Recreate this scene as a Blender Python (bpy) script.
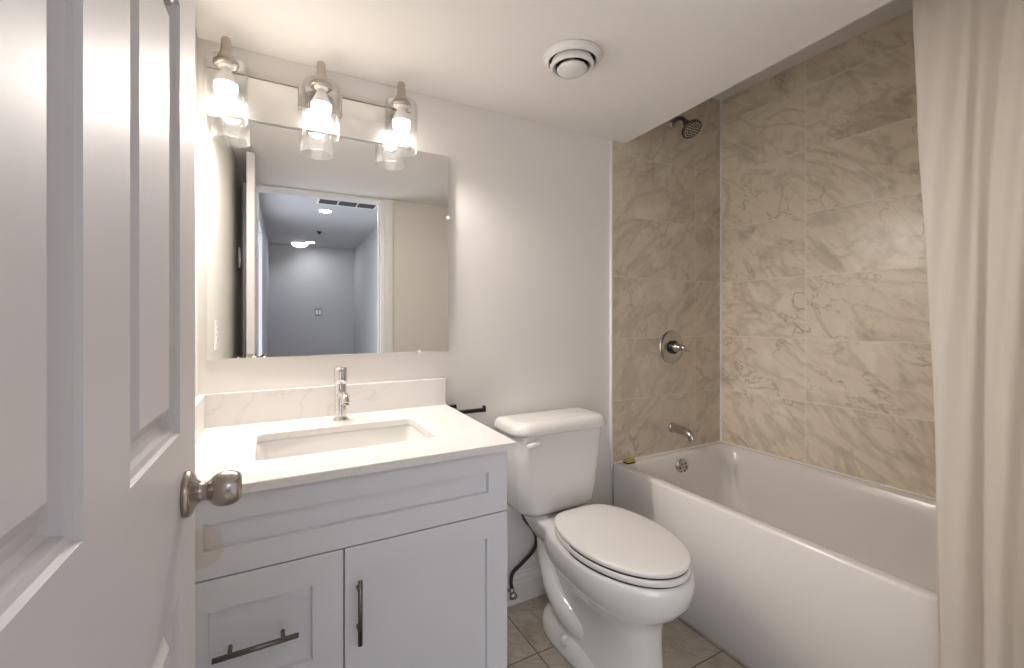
import bpy, bmesh, math, random
from mathutils import Vector, Matrix
random.seed(7)
SC = bpy.context.scene
for o in list(bpy.data.objects): bpy.data.objects.remove(o)
COL = SC.collection
PI = math.pi

# ------------------------------------------------------------------ camera
cam_d = bpy.data.cameras.new('camera'); cam = bpy.data.objects.new('camera', cam_d); COL.objects.link(cam)
cam.location = (0, 0, 1.243)
cam.rotation_euler = (PI/2, 0, -math.radians(28.8))
cam_d.sensor_fit = 'HORIZONTAL'; cam_d.sensor_width = 36.0
cam_d.lens = 36.0*446/1024
cam_d.shift_x = 0.0; cam_d.shift_y = -16/1024
cam_d.clip_start = 0.01
SC.camera = cam
# ------------------------------------------------------------------ world, view
w = bpy.data.worlds.new('world'); SC.world = w; w.use_nodes = True
bgn = w.node_tree.nodes['Background']
bgn.inputs[0].default_value = (0.88, 0.92, 1.0, 1); bgn.inputs[1].default_value = 2.1
SC.view_settings.view_transform = 'Standard'; SC.view_settings.look = 'None'
SC.view_settings.exposure = 0.87; SC.view_settings.gamma = 1.0
SC.view_settings.use_curve_mapping = False
BULB = 9.0            # radiance of the vanity bulbs
LAMP_W = 7.6          # watts of each vanity lamp
HALL_W = 3.0         # watts of each hall downlight

# ------------------------------------------------------------------ materials
def mat(name, color, rough=0.5, metal=0.0, spec=0.5, coat=0.0, bump=0.0, bscale=200.0, var=0.0, vscale=6.0):
    m = bpy.data.materials.new(name); m.use_nodes = True
    nt = m.node_tree; b = nt.nodes['Principled BSDF']
    b.inputs['Base Color'].default_value = (*color, 1); b.inputs['Roughness'].default_value = rough
    b.inputs['Metallic'].default_value = metal; b.inputs['Specular IOR Level'].default_value = spec
    b.inputs['Coat Weight'].default_value = coat; b.inputs['Coat Roughness'].default_value = 0.08
    if bump or var:
        tc = nt.nodes.new('ShaderNodeTexCoord')
    if bump:
        n = nt.nodes.new('ShaderNodeTexNoise'); n.inputs['Scale'].default_value = bscale; n.inputs['Detail'].default_value = 3
        bp = nt.nodes.new('ShaderNodeBump'); bp.inputs['Strength'].default_value = bump; bp.inputs['Distance'].default_value = 0.002
        nt.links.new(tc.outputs['Object'], n.inputs['Vector']); nt.links.new(n.outputs['Fac'], bp.inputs['Height'])
        nt.links.new(bp.outputs[0], b.inputs['Normal'])
    if var:
        n = nt.nodes.new('ShaderNodeTexNoise'); n.inputs['Scale'].default_value = vscale; n.inputs['Detail'].default_value = 4
        mx = nt.nodes.new('ShaderNodeMix'); mx.data_type = 'RGBA'
        mx.inputs[6].default_value = (*[c*(1-var) for c in color], 1); mx.inputs[7].default_value = (*[min(1, c*(1+var)) for c in color], 1)
        nt.links.new(tc.outputs['Object'], n.inputs['Vector']); nt.links.new(n.outputs['Fac'], mx.inputs[0])
        nt.links.new(mx.outputs[2], b.inputs['Base Color'])
    return m

def emit(name, color, strength):
    m = bpy.data.materials.new(name); m.use_nodes = True; nt = m.node_tree
    for n in list(nt.nodes): nt.nodes.remove(n)
    e = nt.nodes.new('ShaderNodeEmission'); e.inputs[0].default_value = (*color, 1); e.inputs[1].default_value = strength
    out = nt.nodes.new('ShaderNodeOutputMaterial'); nt.links.new(e.outputs[0], out.inputs[0])
    return m

def thin_glass(name, tint=(0.97, 0.98, 0.98), base=0.05, edge=0.75):
    m = bpy.data.materials.new(name); m.use_nodes = True; nt = m.node_tree
    for n in list(nt.nodes): nt.nodes.remove(n)
    t = nt.nodes.new('ShaderNodeBsdfTransparent'); t.inputs[0].default_value = (*tint, 1)
    g = nt.nodes.new('ShaderNodeBsdfGlossy'); g.inputs['Roughness'].default_value = 0.03
    lw = nt.nodes.new('ShaderNodeLayerWeight'); lw.inputs[0].default_value = 0.5
    mr = nt.nodes.new('ShaderNodeMapRange'); mr.inputs[1].default_value = 0.35; mr.inputs[2].default_value = 1.0
    mr.inputs[3].default_value = base; mr.inputs[4].default_value = edge
    mx = nt.nodes.new('ShaderNodeMixShader'); out = nt.nodes.new('ShaderNodeOutputMaterial')
    nt.links.new(lw.outputs['Facing'], mr.inputs[0]); nt.links.new(mr.outputs[0], mx.inputs[0])
    tl_ = nt.nodes.new('ShaderNodeBsdfTranslucent'); tl_.inputs[0].default_value = (0.9, 0.9, 0.9, 1)
    m2 = nt.nodes.new('ShaderNodeMixShader'); m2.inputs[0].default_value = 0.006
    nt.links.new(t.outputs[0], m2.inputs[1]); nt.links.new(tl_.outputs[0], m2.inputs[2])
    nt.links.new(m2.outputs[0], mx.inputs[1]); nt.links.new(g.outputs[0], mx.inputs[2]); nt.links.new(mx.outputs[0], out.inputs[0])
    return m

def marble_tile(name, axes, origin, size, base, light, dark, rust, grout, gw=0.003, rough=0.28, seed=0.0, tilt=0.6, vs=1.0, gmix=1.0):
    """tiles: axes = indices of object axes along (u, v)."""
    m = bpy.data.materials.new(name); m.use_nodes = True; nt = m.node_tree; L = nt.links.new
    N = lambda t: nt.nodes.new(t)
    b = nt.nodes['Principled BSDF']; b.inputs['Roughness'].default_value = rough
    tc = N('ShaderNodeTexCoord'); sp = N('ShaderNodeSeparateXYZ'); L(tc.outputs['Object'], sp.inputs[0])
    def math_(op, a, c=None):
        n = N('ShaderNodeMath'); n.operation = op
        for i, v in enumerate((a, c)):
            if v is None: continue
            if isinstance(v, (int, float)): n.inputs[i].default_value = v
            else: L(v, n.inputs[i])
        return n.outputs[0]
    idx = []; edges = []
    for k in range(2):
        q = math_('DIVIDE', math_('SUBTRACT', sp.outputs[axes[k]], origin[k]), size[k])
        fl = math_('FLOOR', q); fr = math_('SUBTRACT', q, fl)
        d = math_('MINIMUM', fr, math_('SUBTRACT', 1.0, fr))
        edges.append(math_('MULTIPLY', d, size[k])); idx.append(fl)
    ed = math_('MINIMUM', edges[0], edges[1])
    cx = N('ShaderNodeCombineXYZ'); L(idx[0], cx.inputs[0]); L(idx[1], cx.inputs[1]); cx.inputs[2].default_value = seed
    wn = N('ShaderNodeTexWhiteNoise'); L(cx.outputs[0], wn.inputs['Vector'])
    off = N('ShaderNodeVectorMath'); off.operation = 'SCALE'; L(wn.outputs['Color'], off.inputs[0]); off.inputs['Scale'].default_value = 37.0
    uv = N('ShaderNodeCombineXYZ'); L(sp.outputs[axes[0]], uv.inputs[0]); L(sp.outputs[axes[1]], uv.inputs[1])
    rot = N('ShaderNodeVectorRotate'); rot.rotation_type = 'Z_AXIS'; rot.inputs['Angle'].default_value = tilt; L(uv.outputs[0], rot.inputs['Vector'])
    st = N('ShaderNodeVectorMath'); st.operation = 'MULTIPLY'; L(rot.outputs[0], st.inputs[0]); st.inputs[1].default_value = (1.0*vs, 1.7*vs, 1.0)
    ad = N('ShaderNodeVectorMath'); ad.operation = 'ADD'; L(st.outputs[0], ad.inputs[0]); L(off.outputs[0], ad.inputs[1])
    def noise(scale, detail=6, dist=0.0, rough_=0.55, vec=None):
        n = N('ShaderNodeTexNoise'); n.inputs['Scale'].default_value = scale; n.inputs['Detail'].default_value = detail
        n.inputs['Distortion'].default_value = dist; n.inputs['Roughness'].default_value = rough_
        L(vec or ad.outputs[0], n.inputs['Vector']); return n.outputs['Fac']
    def ramp(fac, stops):
        r = N('ShaderNodeValToRGB'); r.color_ramp.elements[0].position = stops[0][0]; r.color_ramp.elements[0].color = (*stops[0][1], 1)
        r.color_ramp.elements[1].position = stops[-1][0]; r.color_ramp.elements[1].color = (*stops[-1][1], 1)
        for p, c in stops[1:-1]:
            e = r.color_ramp.elements.new(p); e.color = (*c, 1)
        L(fac, r.inputs[0]); return r.outputs[0]
    def mix(fac, a, c):
        x = N('ShaderNodeMix'); x.data_type = 'RGBA'
        for i, v in ((0, fac), (6, a), (7, c)):
            if isinstance(v, (int, float)): x.inputs[i].default_value = v
            elif isinstance(v, tuple): x.inputs[i].default_value = (*v, 1)
            else: L(v, x.inputs[i])
        return x.outputs[2]
    def vein(scale, width, dist, detail=5):
        f = noise(scale, detail, dist, 0.5)
        a = math_('ABSOLUTE', math_('SUBTRACT', f, 0.5))
        mr = N('ShaderNodeMapRange'); mr.inputs[1].default_value = 0.0; mr.inputs[2].default_value = width
        mr.inputs[3].default_value = 1.0; mr.inputs[4].default_value = 0.0; L(a, mr.inputs[0]); return mr.outputs[0]
    cloud = ramp(noise(2.4, 8, 1.6, 0.6), [(0.32, dark), (0.45, base), (0.56, base), (0.68, light)])
    fine = noise(14, 6, 0.6)
    c1 = mix(math_('MULTIPLY', math_('SUBTRACT', fine, 0.35), 0.5), cloud, light)
    gate = noise(1.7, 3, 0.5)
    g1 = N('ShaderNodeMapRange'); g1.inputs[1].default_value = 0.42; g1.inputs[2].default_value = 0.6; L(gate, g1.inputs[0])
    v1 = math_('MULTIPLY', vein(2.6, 0.016, 1.6), g1.outputs[0])
    c2 = mix(math_('MULTIPLY', v1, 0.62), c1, rust)
    v2 = math_('MULTIPLY', vein(3.4, 0.022, 1.1), math_('SUBTRACT', 1.0, g1.outputs[0]))
    c3 = mix(math_('MULTIPLY', v2, 0.22), c2, tuple(min(1, k*1.25) for k in light))
    v3 = vein(1.3, 0.05, 2.2)
    c4 = mix(math_('MULTIPLY', v3, 0.5), c3, dark)
    st2 = N('ShaderNodeVectorMath'); st2.operation = 'MULTIPLY'; L(ad.outputs[0], st2.inputs[0]); st2.inputs[1].default_value = (1.0, 1.35, 1.0)
    f5 = noise(4.5, 9, 2.6, 0.66, st2.outputs[0])
    m5 = N('ShaderNodeMapRange'); m5.inputs[1].default_value = 0.54; m5.inputs[2].default_value = 0.72; L(f5, m5.inputs[0])
    c4 = mix(math_('MULTIPLY', m5.outputs[0], 0.45), c4, dark)
    m6 = N('ShaderNodeMapRange'); m6.inputs[1].default_value = 0.46; m6.inputs[2].default_value = 0.30; L(f5, m6.inputs[0])
    c4 = mix(math_('MULTIPLY', m6.outputs[0], 0.35), c4, light)
    gm = N('ShaderNodeMapRange'); gm.inputs[1].default_value = gw*0.4; gm.inputs[2].default_value = gw
    gm.inputs[3].default_value = gmix; gm.inputs[4].default_value = 0.0; L(ed, gm.inputs[0])
    c5 = mix(gm.outputs[0], c4, grout)
    L(c5, b.inputs['Base Color'])
    rr = math_('ADD', math_('MULTIPLY', gm.outputs[0], 0.4), rough); L(rr, b.inputs['Roughness'])
    bp = N('ShaderNodeBump'); bp.inputs['Strength'].default_value = 0.3; bp.inputs['Distance'].default_value = 0.001
    L(math_('SUBTRACT', 1.0, gm.outputs[0]), bp.inputs['Height']); L(bp.outputs[0], b.inputs['Normal'])
    return m

M = {}
M['wall'] = mat('wall_paint', (0.83, 0.80, 0.775), 0.55, spec=0.3, bump=0.06, bscale=160)
M['wall_cream'] = mat('wall_paint_cream', (0.72, 0.69, 0.62), 0.55, spec=0.3, bump=0.06, bscale=160)
M['ceil'] = mat('ceiling_paint', (0.84, 0.81, 0.785), 0.75, spec=0.2, bump=0.06, bscale=130)
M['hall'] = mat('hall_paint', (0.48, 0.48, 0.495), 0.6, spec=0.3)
M['trim'] = mat('trim_paint', (0.80, 0.78, 0.75), 0.35, bump=0.02)
M['door'] = mat('door_paint', (0.64, 0.61, 0.605), 0.46, spec=0.35, bump=0.05, bscale=90)
M['cab'] = mat('cabinet_white', (0.76, 0.758, 0.80), 0.35, spec=0.4)
M['quartz'] = mat('quartz_white', (0.82, 0.79, 0.765), 0.2, spec=0.5)
M['porc'] = mat('porcelain', (0.86, 0.835, 0.81), 0.08, spec=0.6, coat=0.3)
M['tub'] = mat('tub_acrylic', (0.86, 0.82, 0.79), 0.18, spec=0.5)
M['chrome'] = mat('chrome', (0.78, 0.77, 0.76), 0.08, metal=1.0)
M['dchrome'] = mat('chrome_worn', (0.50, 0.48, 0.46), 0.2, metal=1.0)
M['nickel'] = mat('brushed_nickel', (0.46, 0.41, 0.37), 0.27, metal=1.0)
M['steel'] = mat('handle_steel', (0.20, 0.18, 0.17), 0.25, metal=1.0)
M['black'] = mat('black_metal', (0.012, 0.012, 0.012), 0.4)
M['dark'] = mat('dark_gap', (0.03, 0.028, 0.026), 0.7)
M['hose'] = mat('braided_hose', (0.05, 0.045, 0.042), 0.5, metal=0.3, bump=0.5, bscale=400)
M['plastic'] = mat('white_plastic', (0.80, 0.78, 0.76), 0.35)
M['plate_white'] = mat('light_bar_white', (0.85, 0.84, 0.83), 0.3, metal=1.0)
M['mirror'] = mat('mirror_silver', (0.86, 0.87, 0.87), 0.0, metal=1.0)
M['caulk'] = mat('caulk_white', (0.92, 0.89, 0.84), 0.5)
M['yellow'] = mat('sponge_yellow', (0.45, 0.36, 0.12), 0.8, bump=0.5, bscale=300)
M['drum'] = mat('drum_grey', (0.3, 0.3, 0.31), 0.6)
M['louvre'] = mat('louvre_grey', (0.07, 0.07, 0.075), 0.6)
M['glass'] = thin_glass('clear_glass', (1,1,1), 0.03, 0.5)
M['bulb'] = emit('bulb_glow', (1.0, 0.90, 0.80), BULB)
M['hall_lamp'] = emit('hall_lamp_glow', (0.95, 0.97, 1.0), 9.0)
M['dome'] = emit('dome_glow', (1.0, 0.97, 0.93), 2.2)
TB, TL, TD, TR, TG = (0.86, 0.755, 0.60), (0.94, 0.86, 0.73), (0.58, 0.49, 0.37), (0.34, 0.23, 0.13), (0.94, 0.88, 0.78)
M['tile_right'] = marble_tile('shower_tile_side', (1, 2), (1.222, 2.063), (0.61, 0.3075), TB, TL, TD, TR, TG, seed=3.0, tilt=2.5, gw=0.003, gmix=0.7)
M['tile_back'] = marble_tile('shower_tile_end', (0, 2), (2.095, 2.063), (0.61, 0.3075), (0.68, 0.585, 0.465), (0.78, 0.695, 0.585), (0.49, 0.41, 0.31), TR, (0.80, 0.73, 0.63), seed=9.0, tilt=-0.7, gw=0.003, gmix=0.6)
M['floor'] = marble_tile('floor_tile', (0, 1), (0.88, 1.403), (0.61, 0.322), (0.47, 0.415, 0.345), (0.58, 0.525, 0.455), (0.33, 0.28, 0.22), (0.22, 0.17, 0.13), (0.16, 0.135, 0.11), seed=5.0, tilt=0.8, gw=0.0035, rough=0.3, vs=1.6)

# curtain cloth: diffuse with some light passing through
mc = bpy.data.materials.new('curtain_cloth'); mc.use_nodes = True; nt = mc.node_tree
for n in list(nt.nodes): nt.nodes.remove(n)
d_ = nt.nodes.new('ShaderNodeBsdfDiffuse'); d_.inputs[0].default_value = (0.85, 0.785, 0.715, 1)
t_ = nt.nodes.new('ShaderNodeBsdfTranslucent'); t_.inputs[0].default_value = (0.85, 0.78, 0.70, 1)
x_ = nt.nodes.new('ShaderNodeMixShader'); x_.inputs[0].default_value = 0.25; o_ = nt.nodes.new('ShaderNodeOutputMaterial')
nt.links.new(d_.outputs[0], x_.inputs[1]); nt.links.new(t_.outputs[0], x_.inputs[2]); nt.links.new(x_.outputs[0], o_.inputs[0])
M['cloth'] = mc

# quartz: faint veins
def quartz_veins(m):
    nt = m.node_tree; b = nt.nodes['Principled BSDF']; L = nt.links.new
    tc = nt.nodes.new('ShaderNodeTexCoord'); n = nt.nodes.new('ShaderNodeTexNoise'); n.inputs['Scale'].default_value = 3.5
    n.inputs['Detail'].default_value = 6; n.inputs['Distortion'].default_value = 1.5
    a = nt.nodes.new('ShaderNodeMath'); a.operation = 'SUBTRACT'; a.inputs[1].default_value = 0.5
    a2 = nt.nodes.new('ShaderNodeMath'); a2.operation = 'ABSOLUTE'
    mr = nt.nodes.new('ShaderNodeMapRange'); mr.inputs[2].default_value = 0.012; mr.inputs[3].default_value = 0.35; mr.inputs[4].default_value = 0
    mx = nt.nodes.new('ShaderNodeMix'); mx.data_type = 'RGBA'
    mx.inputs[6].default_value = (0.82, 0.79, 0.765, 1); mx.inputs[7].default_value = (0.62, 0.59, 0.57, 1)
    L(tc.outputs['Object'], n.inputs['Vector']); L(n.outputs['Fac'], a.inputs[0]); L(a.outputs[0], a2.inputs[0]); L(a2.outputs[0], mr.inputs[0])
    L(mr.outputs[0], mx.inputs[0]); L(mx.outputs[2], b.inputs['Base Color'])
quartz_veins(M['quartz'])

# ------------------------------------------------------------------ mesh helpers
class MB:
    def __init__(self): self.v = []; self.f = []; self.sm = []
    def add(self, vs, fs, smooth=False, mtx=None):
        o = len(self.v)
        for p in vs:
            p = Vector(p)
            self.v.append(tuple(mtx @ p) if mtx else tuple(p))
        for f in fs: self.f.append([i+o for i in f]); self.sm.append(smooth)
        return self
    def box(self, x0, x1, y0, y1, z0, z1, mtx=None):
        vs = [(x0,y0,z0),(x1,y0,z0),(x1,y1,z0),(x0,y1,z0),(x0,y0,z1),(x1,y0,z1),(x1,y1,z1),(x0,y1,z1)]
        return self.add(vs, [(0,3,2,1),(4,5,6,7),(0,1,5,4),(1,2,6,5),(2,3,7,6),(3,0,4,7)], False, mtx)
    def rings(self, rings, cap0=True, cap1=True, smooth=True, closed=False, mtx=None):
        n = len(rings[0]); vs = [p for r in rings for p in r]; fs = []
        R = len(rings)
        for k in range(R if closed else R-1):
            a = k*n; b = ((k+1) % R)*n
            for i in range(n):
                j = (i+1) % n; fs.append((a+i, a+j, b+j, b+i))
        if not closed:
            if cap0: fs.append(tuple(reversed(range(n))))
            if cap1: fs.append(tuple(range((R-1)*n, R*n)))
        return self.add(vs, fs, smooth, mtx)
    def lathe(self, prof, n=32, mtx=None, cap0=False, cap1=False, smooth=True):
        """prof: (r, h) about local Z"""
        rs = [[(r*math.cos(2*PI*i/n), r*math.sin(2*PI*i/n), h) for i in range(n)] for r, h in prof]
        return self.rings(rs, cap0, cap1, smooth, False, mtx)
    def tube(self, pts, rad, n=14, mtx=None, cap=True):
        P = [Vector(p) for p in pts]; rs = []
        rad = rad if isinstance(rad, (list, tuple)) else [rad]*len(P)
        up = None
        for i, p in enumerate(P):
            t = (P[min(i+1, len(P)-1)] - P[max(i-1, 0)]).normalized()
            if up is None:
                up = Vector((0,0,1)) if abs(t.z) < 0.9 else Vector((1,0,0))
            a = t.cross(up).normalized(); up2 = a.cross(t).normalized(); up = up2
            rs.append([tuple(p + rad[i]*(math.cos(2*PI*k/n)*a + math.sin(2*PI*k/n)*up2)) for k in range(n)])
        return self.rings(rs, cap, cap, True, False, mtx)
    def build(self, name, m, parent=None, bevel=0.0, seg=2, sub=0, loc=None, angle=40, origin=None):
        me = bpy.data.meshes.new(name)
        off = Vector(origin) if origin else Vector((0,0,0))
        me.from_pydata([tuple(Vector(p)-off) for p in self.v], [], self.f); me.update()
        for p, s in zip(me.polygons, self.sm): p.use_smooth = s
        bm = bmesh.new(); bm.from_mesh(me); bmesh.ops.recalc_face_normals(bm, faces=bm.faces); bm.to_mesh(me); bm.free()
        me.materials.append(m)
        o = bpy.data.objects.new(name, me); COL.objects.link(o)
        if parent: o.parent = parent
        if origin: o.location = off
        if loc: o.location = loc
        if bevel:
            md = o.modifiers.new('bevel', 'BEVEL'); md.width = bevel; md.segments = seg; md.limit_method = 'ANGLE'; md.angle_limit = math.radians(angle)
            md.harden_normals = False
        if sub:
            md = o.modifiers.new('subsurf', 'SUBSURF'); md.levels = sub; md.render_levels = sub
        return o

def empty(name, loc):
    o = bpy.data.objects.new(name, None); COL.objects.link(o); o.location = loc; o.empty_display_size = 0.05; return o
def tag(o, label, cat, group=None):
    o['label'] = label; o['category'] = cat
    if group: o['group'] = group
    return o
def struct(o, label=None):
    o['kind'] = 'structure'
    if label: o['label'] = label
    return o
def copy_tree(o, parent=None):
    c = o.copy(); COL.objects.link(c)
    if parent: c.parent = parent
    for ch in list(o.children): copy_tree(ch, c)
    return c
def T(x, y, z): return Matrix.Translation((x, y, z))
def Rm(deg, ax): return Matrix.Rotation(math.radians(deg), 4, ax)
def rrect(cx, cy, hx, hy, r, z, k=7):
    """rounded rectangle ring, counter-clockwise, 4*(k+1) points; r may be 4 radii"""
    rr = r if isinstance(r, (list, tuple)) else [r]*4
    out = []
    for q, (sx, sy, a0) in enumerate(((1,1,0), (-1,1,90), (-1,-1,180), (1,-1,270))):
        R_ = rr[q]
        for i in range(k+1):
            a = math.radians(a0 + 90*i/k)
            out.append((cx + sx*(hx-R_) + R_*math.cos(a), cy + sy*(hy-R_) + R_*math.sin(a), z))
    return out
def spline(pts, n):
    P = [Vector(p) for p in pts]; P = [2*P[0]-P[1]] + P + [2*P[-1]-P[-2]]; out = []
    for s in range(1, len(P)-2):
        a, b, c, d = P[s-1], P[s], P[s+1], P[s+2]
        for i in range(n):
            t = i/n
            out.append(0.5*((2*b) + (c-a)*t + (2*a-5*b+4*c-d)*t*t + (3*b-a-3*c+d)*t**3))
    out.append(P[-2]); return out
def interp(tab, x):
    if x <= tab[0][0]: return tab[0][1]
    for (a, b), (c, d) in zip(tab, tab[1:]):
        if x <= c: return b + (d-b)*(x-a)/(c-a)
    return tab[-1][1]

# ------------------------------------------------------------------ the setting
WY = 1.70      # mirror wall
FY = 0.02      # doorway wall, inner face
XL, XR = -0.19, 2.314
ZC, ZA = 2.120, 2.505
XB = 1.592     # edge of the dropped ceiling
TX = 1.495     # front of the tub
struct(MB().box(XL-0.1, XR+0.1, -4.0, WY+0.1, -0.08, 0.0).build('floor', M['floor']))
struct(MB().box(XL-0.1, XR+0.1, WY, WY+0.1, 0.0, ZA+0.1).build('wall_back', M['wall']))
struct(MB().box(XL-0.1, XL, FY, WY, 0.0, ZA).build('wall_left', M['wall_cream']))
struct(MB().box(XR, XR+0.1, FY-0.12, WY, 0.0, ZA).build('wall_right', M['tile_right']))
OX0, OX1, OZ = -0.125, 0.705, 2.112
fw = MB(); fw.box(XL-0.1, OX0, FY-0.12, FY, 0, ZA); fw.box(OX1, XR, FY-0.12, FY, 0, ZA); fw.box(OX0, OX1, FY-0.12, FY, OZ, ZA)
struct(fw.build('wall_front', M['wall_cream']))
cb = MB(); cb.rings([[(XL,FY,z),(1.486,FY,z),(1.583,WY,z),(XL,WY,z)] for z in (ZC, ZA)], True, True, False)
struct(cb.build('ceiling', M['ceil'], bevel=0.003))
struct(MB().box(XL-0.1, XR+0.1, FY-0.12, WY, ZA, ZA+0.1).build('ceiling_alcove', M['ceil']))
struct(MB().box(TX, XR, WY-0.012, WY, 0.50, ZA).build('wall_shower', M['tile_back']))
struct(MB().box(TX-0.011, TX, WY-0.015, WY, 0.50, ZC).build('trim_1', M['trim'], bevel=0.002))
struct(MB().box(XR-0.008, XR, WY-0.020, WY-0.012, 0.527, ZA).build('trim_2', M['caulk']))
ck = MB(); ck.box(XR-0.006, XR, FY, WY-0.012, 0.520, 0.531); ck.box(TX, XR, WY-0.018, WY-0.012, 0.520, 0.531)
struct(ck.build('trim_3', M['caulk']))
# door frame: jambs, head and casings on the bathroom side
tr = MB(); JT = 0.02; CW = 0.062
tr.box(OX0, OX0+JT, FY-0.12, FY, 0, OZ); tr.box(OX1-JT, OX1, FY-0.12, FY, 0, OZ); tr.box(OX0, OX1, FY-0.12, FY, OZ-0.010, OZ)
for yy in ((FY, FY+0.014), (FY-0.134, FY-0.12)):
    tr.box(max(OX0-0.062, XL+0.001), OX0+0.008, yy[0], yy[1], 0, ZC-0.002); tr.box(OX1-0.008, OX1+CW, yy[0], yy[1], 0, ZC-0.002)
    tr.box(OX0+0.008, OX1-0.008, yy[0], yy[1], OZ-0.010, ZC-0.002)
tr.box(OX1+0.02, OX1+CW, FY+0.014, FY+0.02, 0, ZC-0.002)
tr.box(OX1-0.033, OX1-JT, FY-0.075, FY-0.045, 0, OZ-JT)
struct(tr.build('trim_4', M['trim'], bevel=0.003))
# baseboard with a stepped profile behind the toilet
def baseboard(name, x0, x1):
    prof = [(0,0),(0.010,0),(0.010,0.085),(0.0075,0.092),(0.0075,0.108),(0.004,0.118),(0.003,0.128),(0,0.130)]
    b = MB(); b.rings([[(x, WY-d, z) for d, z in prof] for x in (x0, x1)], True, True, False)
    return struct(b.build(name, M['trim']))
baseboard('baseboard_back', 0.60, TX-0.012)
# hall
HX0, HX1, HY, HZ = -0.15, 1.00, -3.86, 2.30
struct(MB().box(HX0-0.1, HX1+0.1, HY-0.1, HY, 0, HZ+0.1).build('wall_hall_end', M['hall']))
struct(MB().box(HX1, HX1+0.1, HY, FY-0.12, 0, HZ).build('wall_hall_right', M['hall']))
hl = MB(); hl.box(HX0-0.1, HX0, HY, -1.75, 0, HZ); hl.box(HX0-0.1, HX0, -0.30, FY-0.12, 0, HZ); hl.box(HX0-0.1, HX0, -1.75, -0.30, 2.10, HZ)  # unseen opening, added to let world daylight in as soft fill
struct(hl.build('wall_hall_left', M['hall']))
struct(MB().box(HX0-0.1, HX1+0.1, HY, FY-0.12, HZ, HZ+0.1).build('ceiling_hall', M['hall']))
struct(MB().box(HX0+0.001, HX1-0.001, HY, HY+0.014, 0, 0.12).build('baseboard_hall', M['trim']))

# ------------------------------------------------------------------ door, open beside the camera
def door():
    Wd, Th, Hd = 0.705, 0.035, 2.085
    ang = math.atan(0.032)
    # local: x from the hinge (0) to the free edge (Wd), y = 0 hall face .. Th bathroom face ; world +Y = local x
    d = empty('door_1', (0, 0, 0))
    xs = [0.0, 0.135, 0.327, 0.419, 0.6065, Wd]     # stile | panel | mullion | panel | stile
    zs = [0.0, 0.22, 0.915, 1.10, 1.60, 1.72, 1.96, Hd]
    b = MB()
    for face in (0, 1):
        yy = 0.0 if face == 0 else Th
        sgn = 1 if face == 0 else -1
        for i in range(5):
            for j in range(7):
                x0, x1, z0, z1 = xs[i], xs[i+1], zs[j], zs[j+1]
                if i in (1, 3) and j in (1, 3, 5):
                    R = lambda e, dep: [(x0+e, yy+sgn*dep, z0+e), (x1-e, yy+sgn*dep, z0+e), (x1-e, yy+sgn*dep, z1-e), (x0+e, yy+sgn*dep, z1-e)]
                    b.rings([R(0,0), R(0.002,0.004), R(0.007,0.006), R(0.009,0.0125), R(0.014,0.0155), R(0.021,0.016), R(0.038,0.003)], False, True, False)
                else:
                    b.add([(x0,yy,z0),(x1,yy,z0),(x1,yy,z1),(x0,yy,z1)], [(0,1,2,3)])
    b.add([(0,0,0),(Wd,0,0),(Wd,Th,0),(0,Th,0)], [(0,1,2,3)]); b.add([(0,0,Hd),(Wd,0,Hd),(Wd,Th,Hd),(0,Th,Hd)], [(0,1,2,3)])
    b.add([(0,0,0),(0,Th,0),(0,Th,Hd),(0,0,Hd)], [(0,1,2,3)]); b.add([(Wd,0,0),(Wd,Th,0),(Wd,Th,Hd),(Wd,0,Hd)], [(0,1,2,3)])
    slab = b.build('door_slab', M['door'], d)
    bm = bmesh.new(); bm.from_mesh(slab.data); bmesh.ops.remove_doubles(bm, verts=bm.verts, dist=1e-5); bmesh.ops.recalc_face_normals(bm, faces=bm.faces); bm.to_mesh(slab.data); bm.free()
    kx, kz = Wd-0.072, 1.0245-0.004
    prof_r = [(0.0,0.0),(0.0270,0.0),(0.0280,0.003),(0.0272,0.006),(0.024,0.009),(0.016,0.012),(0.0125,0.016)]
    prof_k = [(0.0125,0.012),(0.0112,0.016),(0.0108,0.0225),(0.0125,0.0255),(0.0165,0.029),(0.0198,0.034),(0.0212,0.040),(0.0212,0.046),(0.0200,0.052),(0.0178,0.0565),(0.0160,0.0585),(0.0150,0.0588),(0.0144,0.0575),(0.004,0.0573),(0.0001,0.0573)]
    for s in (0, 1):
        mx = T(kx, 0 if s == 0 else Th, kz) @ Rm(90 if s == 0 else -90, 'X')
        if s: prof_k = [(r, h*0.92) for r, h in prof_k]
        k = MB().lathe(prof_k, 36, mx, False, True).build('door_knob', M['nickel'], d)
        MB().lathe(prof_r, 36, mx, False, False).build('rose', M['nickel'], k)
    lp = MB().box(Wd, Wd+0.0015, Th/2-0.0125, Th/2+0.0125, kz-0.028, kz+0.028).build('latch_plate', M['nickel'], d)
    for hz in (0.25, 1.03, 1.80):
        MB().lathe([(0.0001,-0.045),(0.006,-0.045),(0.006,0.045),(0.0001,0.045)], 12, T(-0.004, Th+0.003, hz)).build('hinge', M['nickel'], d)
    # local x -> world Y (slightly +X), local +y -> world -X
    free = Vector((-0.0855, 0.74)); dirv = Vector((math.sin(ang), math.cos(ang)))
    h = free - dirv*Wd
    d.matrix_world = Matrix.Translation((h.x, h.y, 0.008)) @ Matrix.Rotation(PI/2-ang, 4, 'Z')
    d['kind'] = 'structure'
    return d
door()

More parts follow.
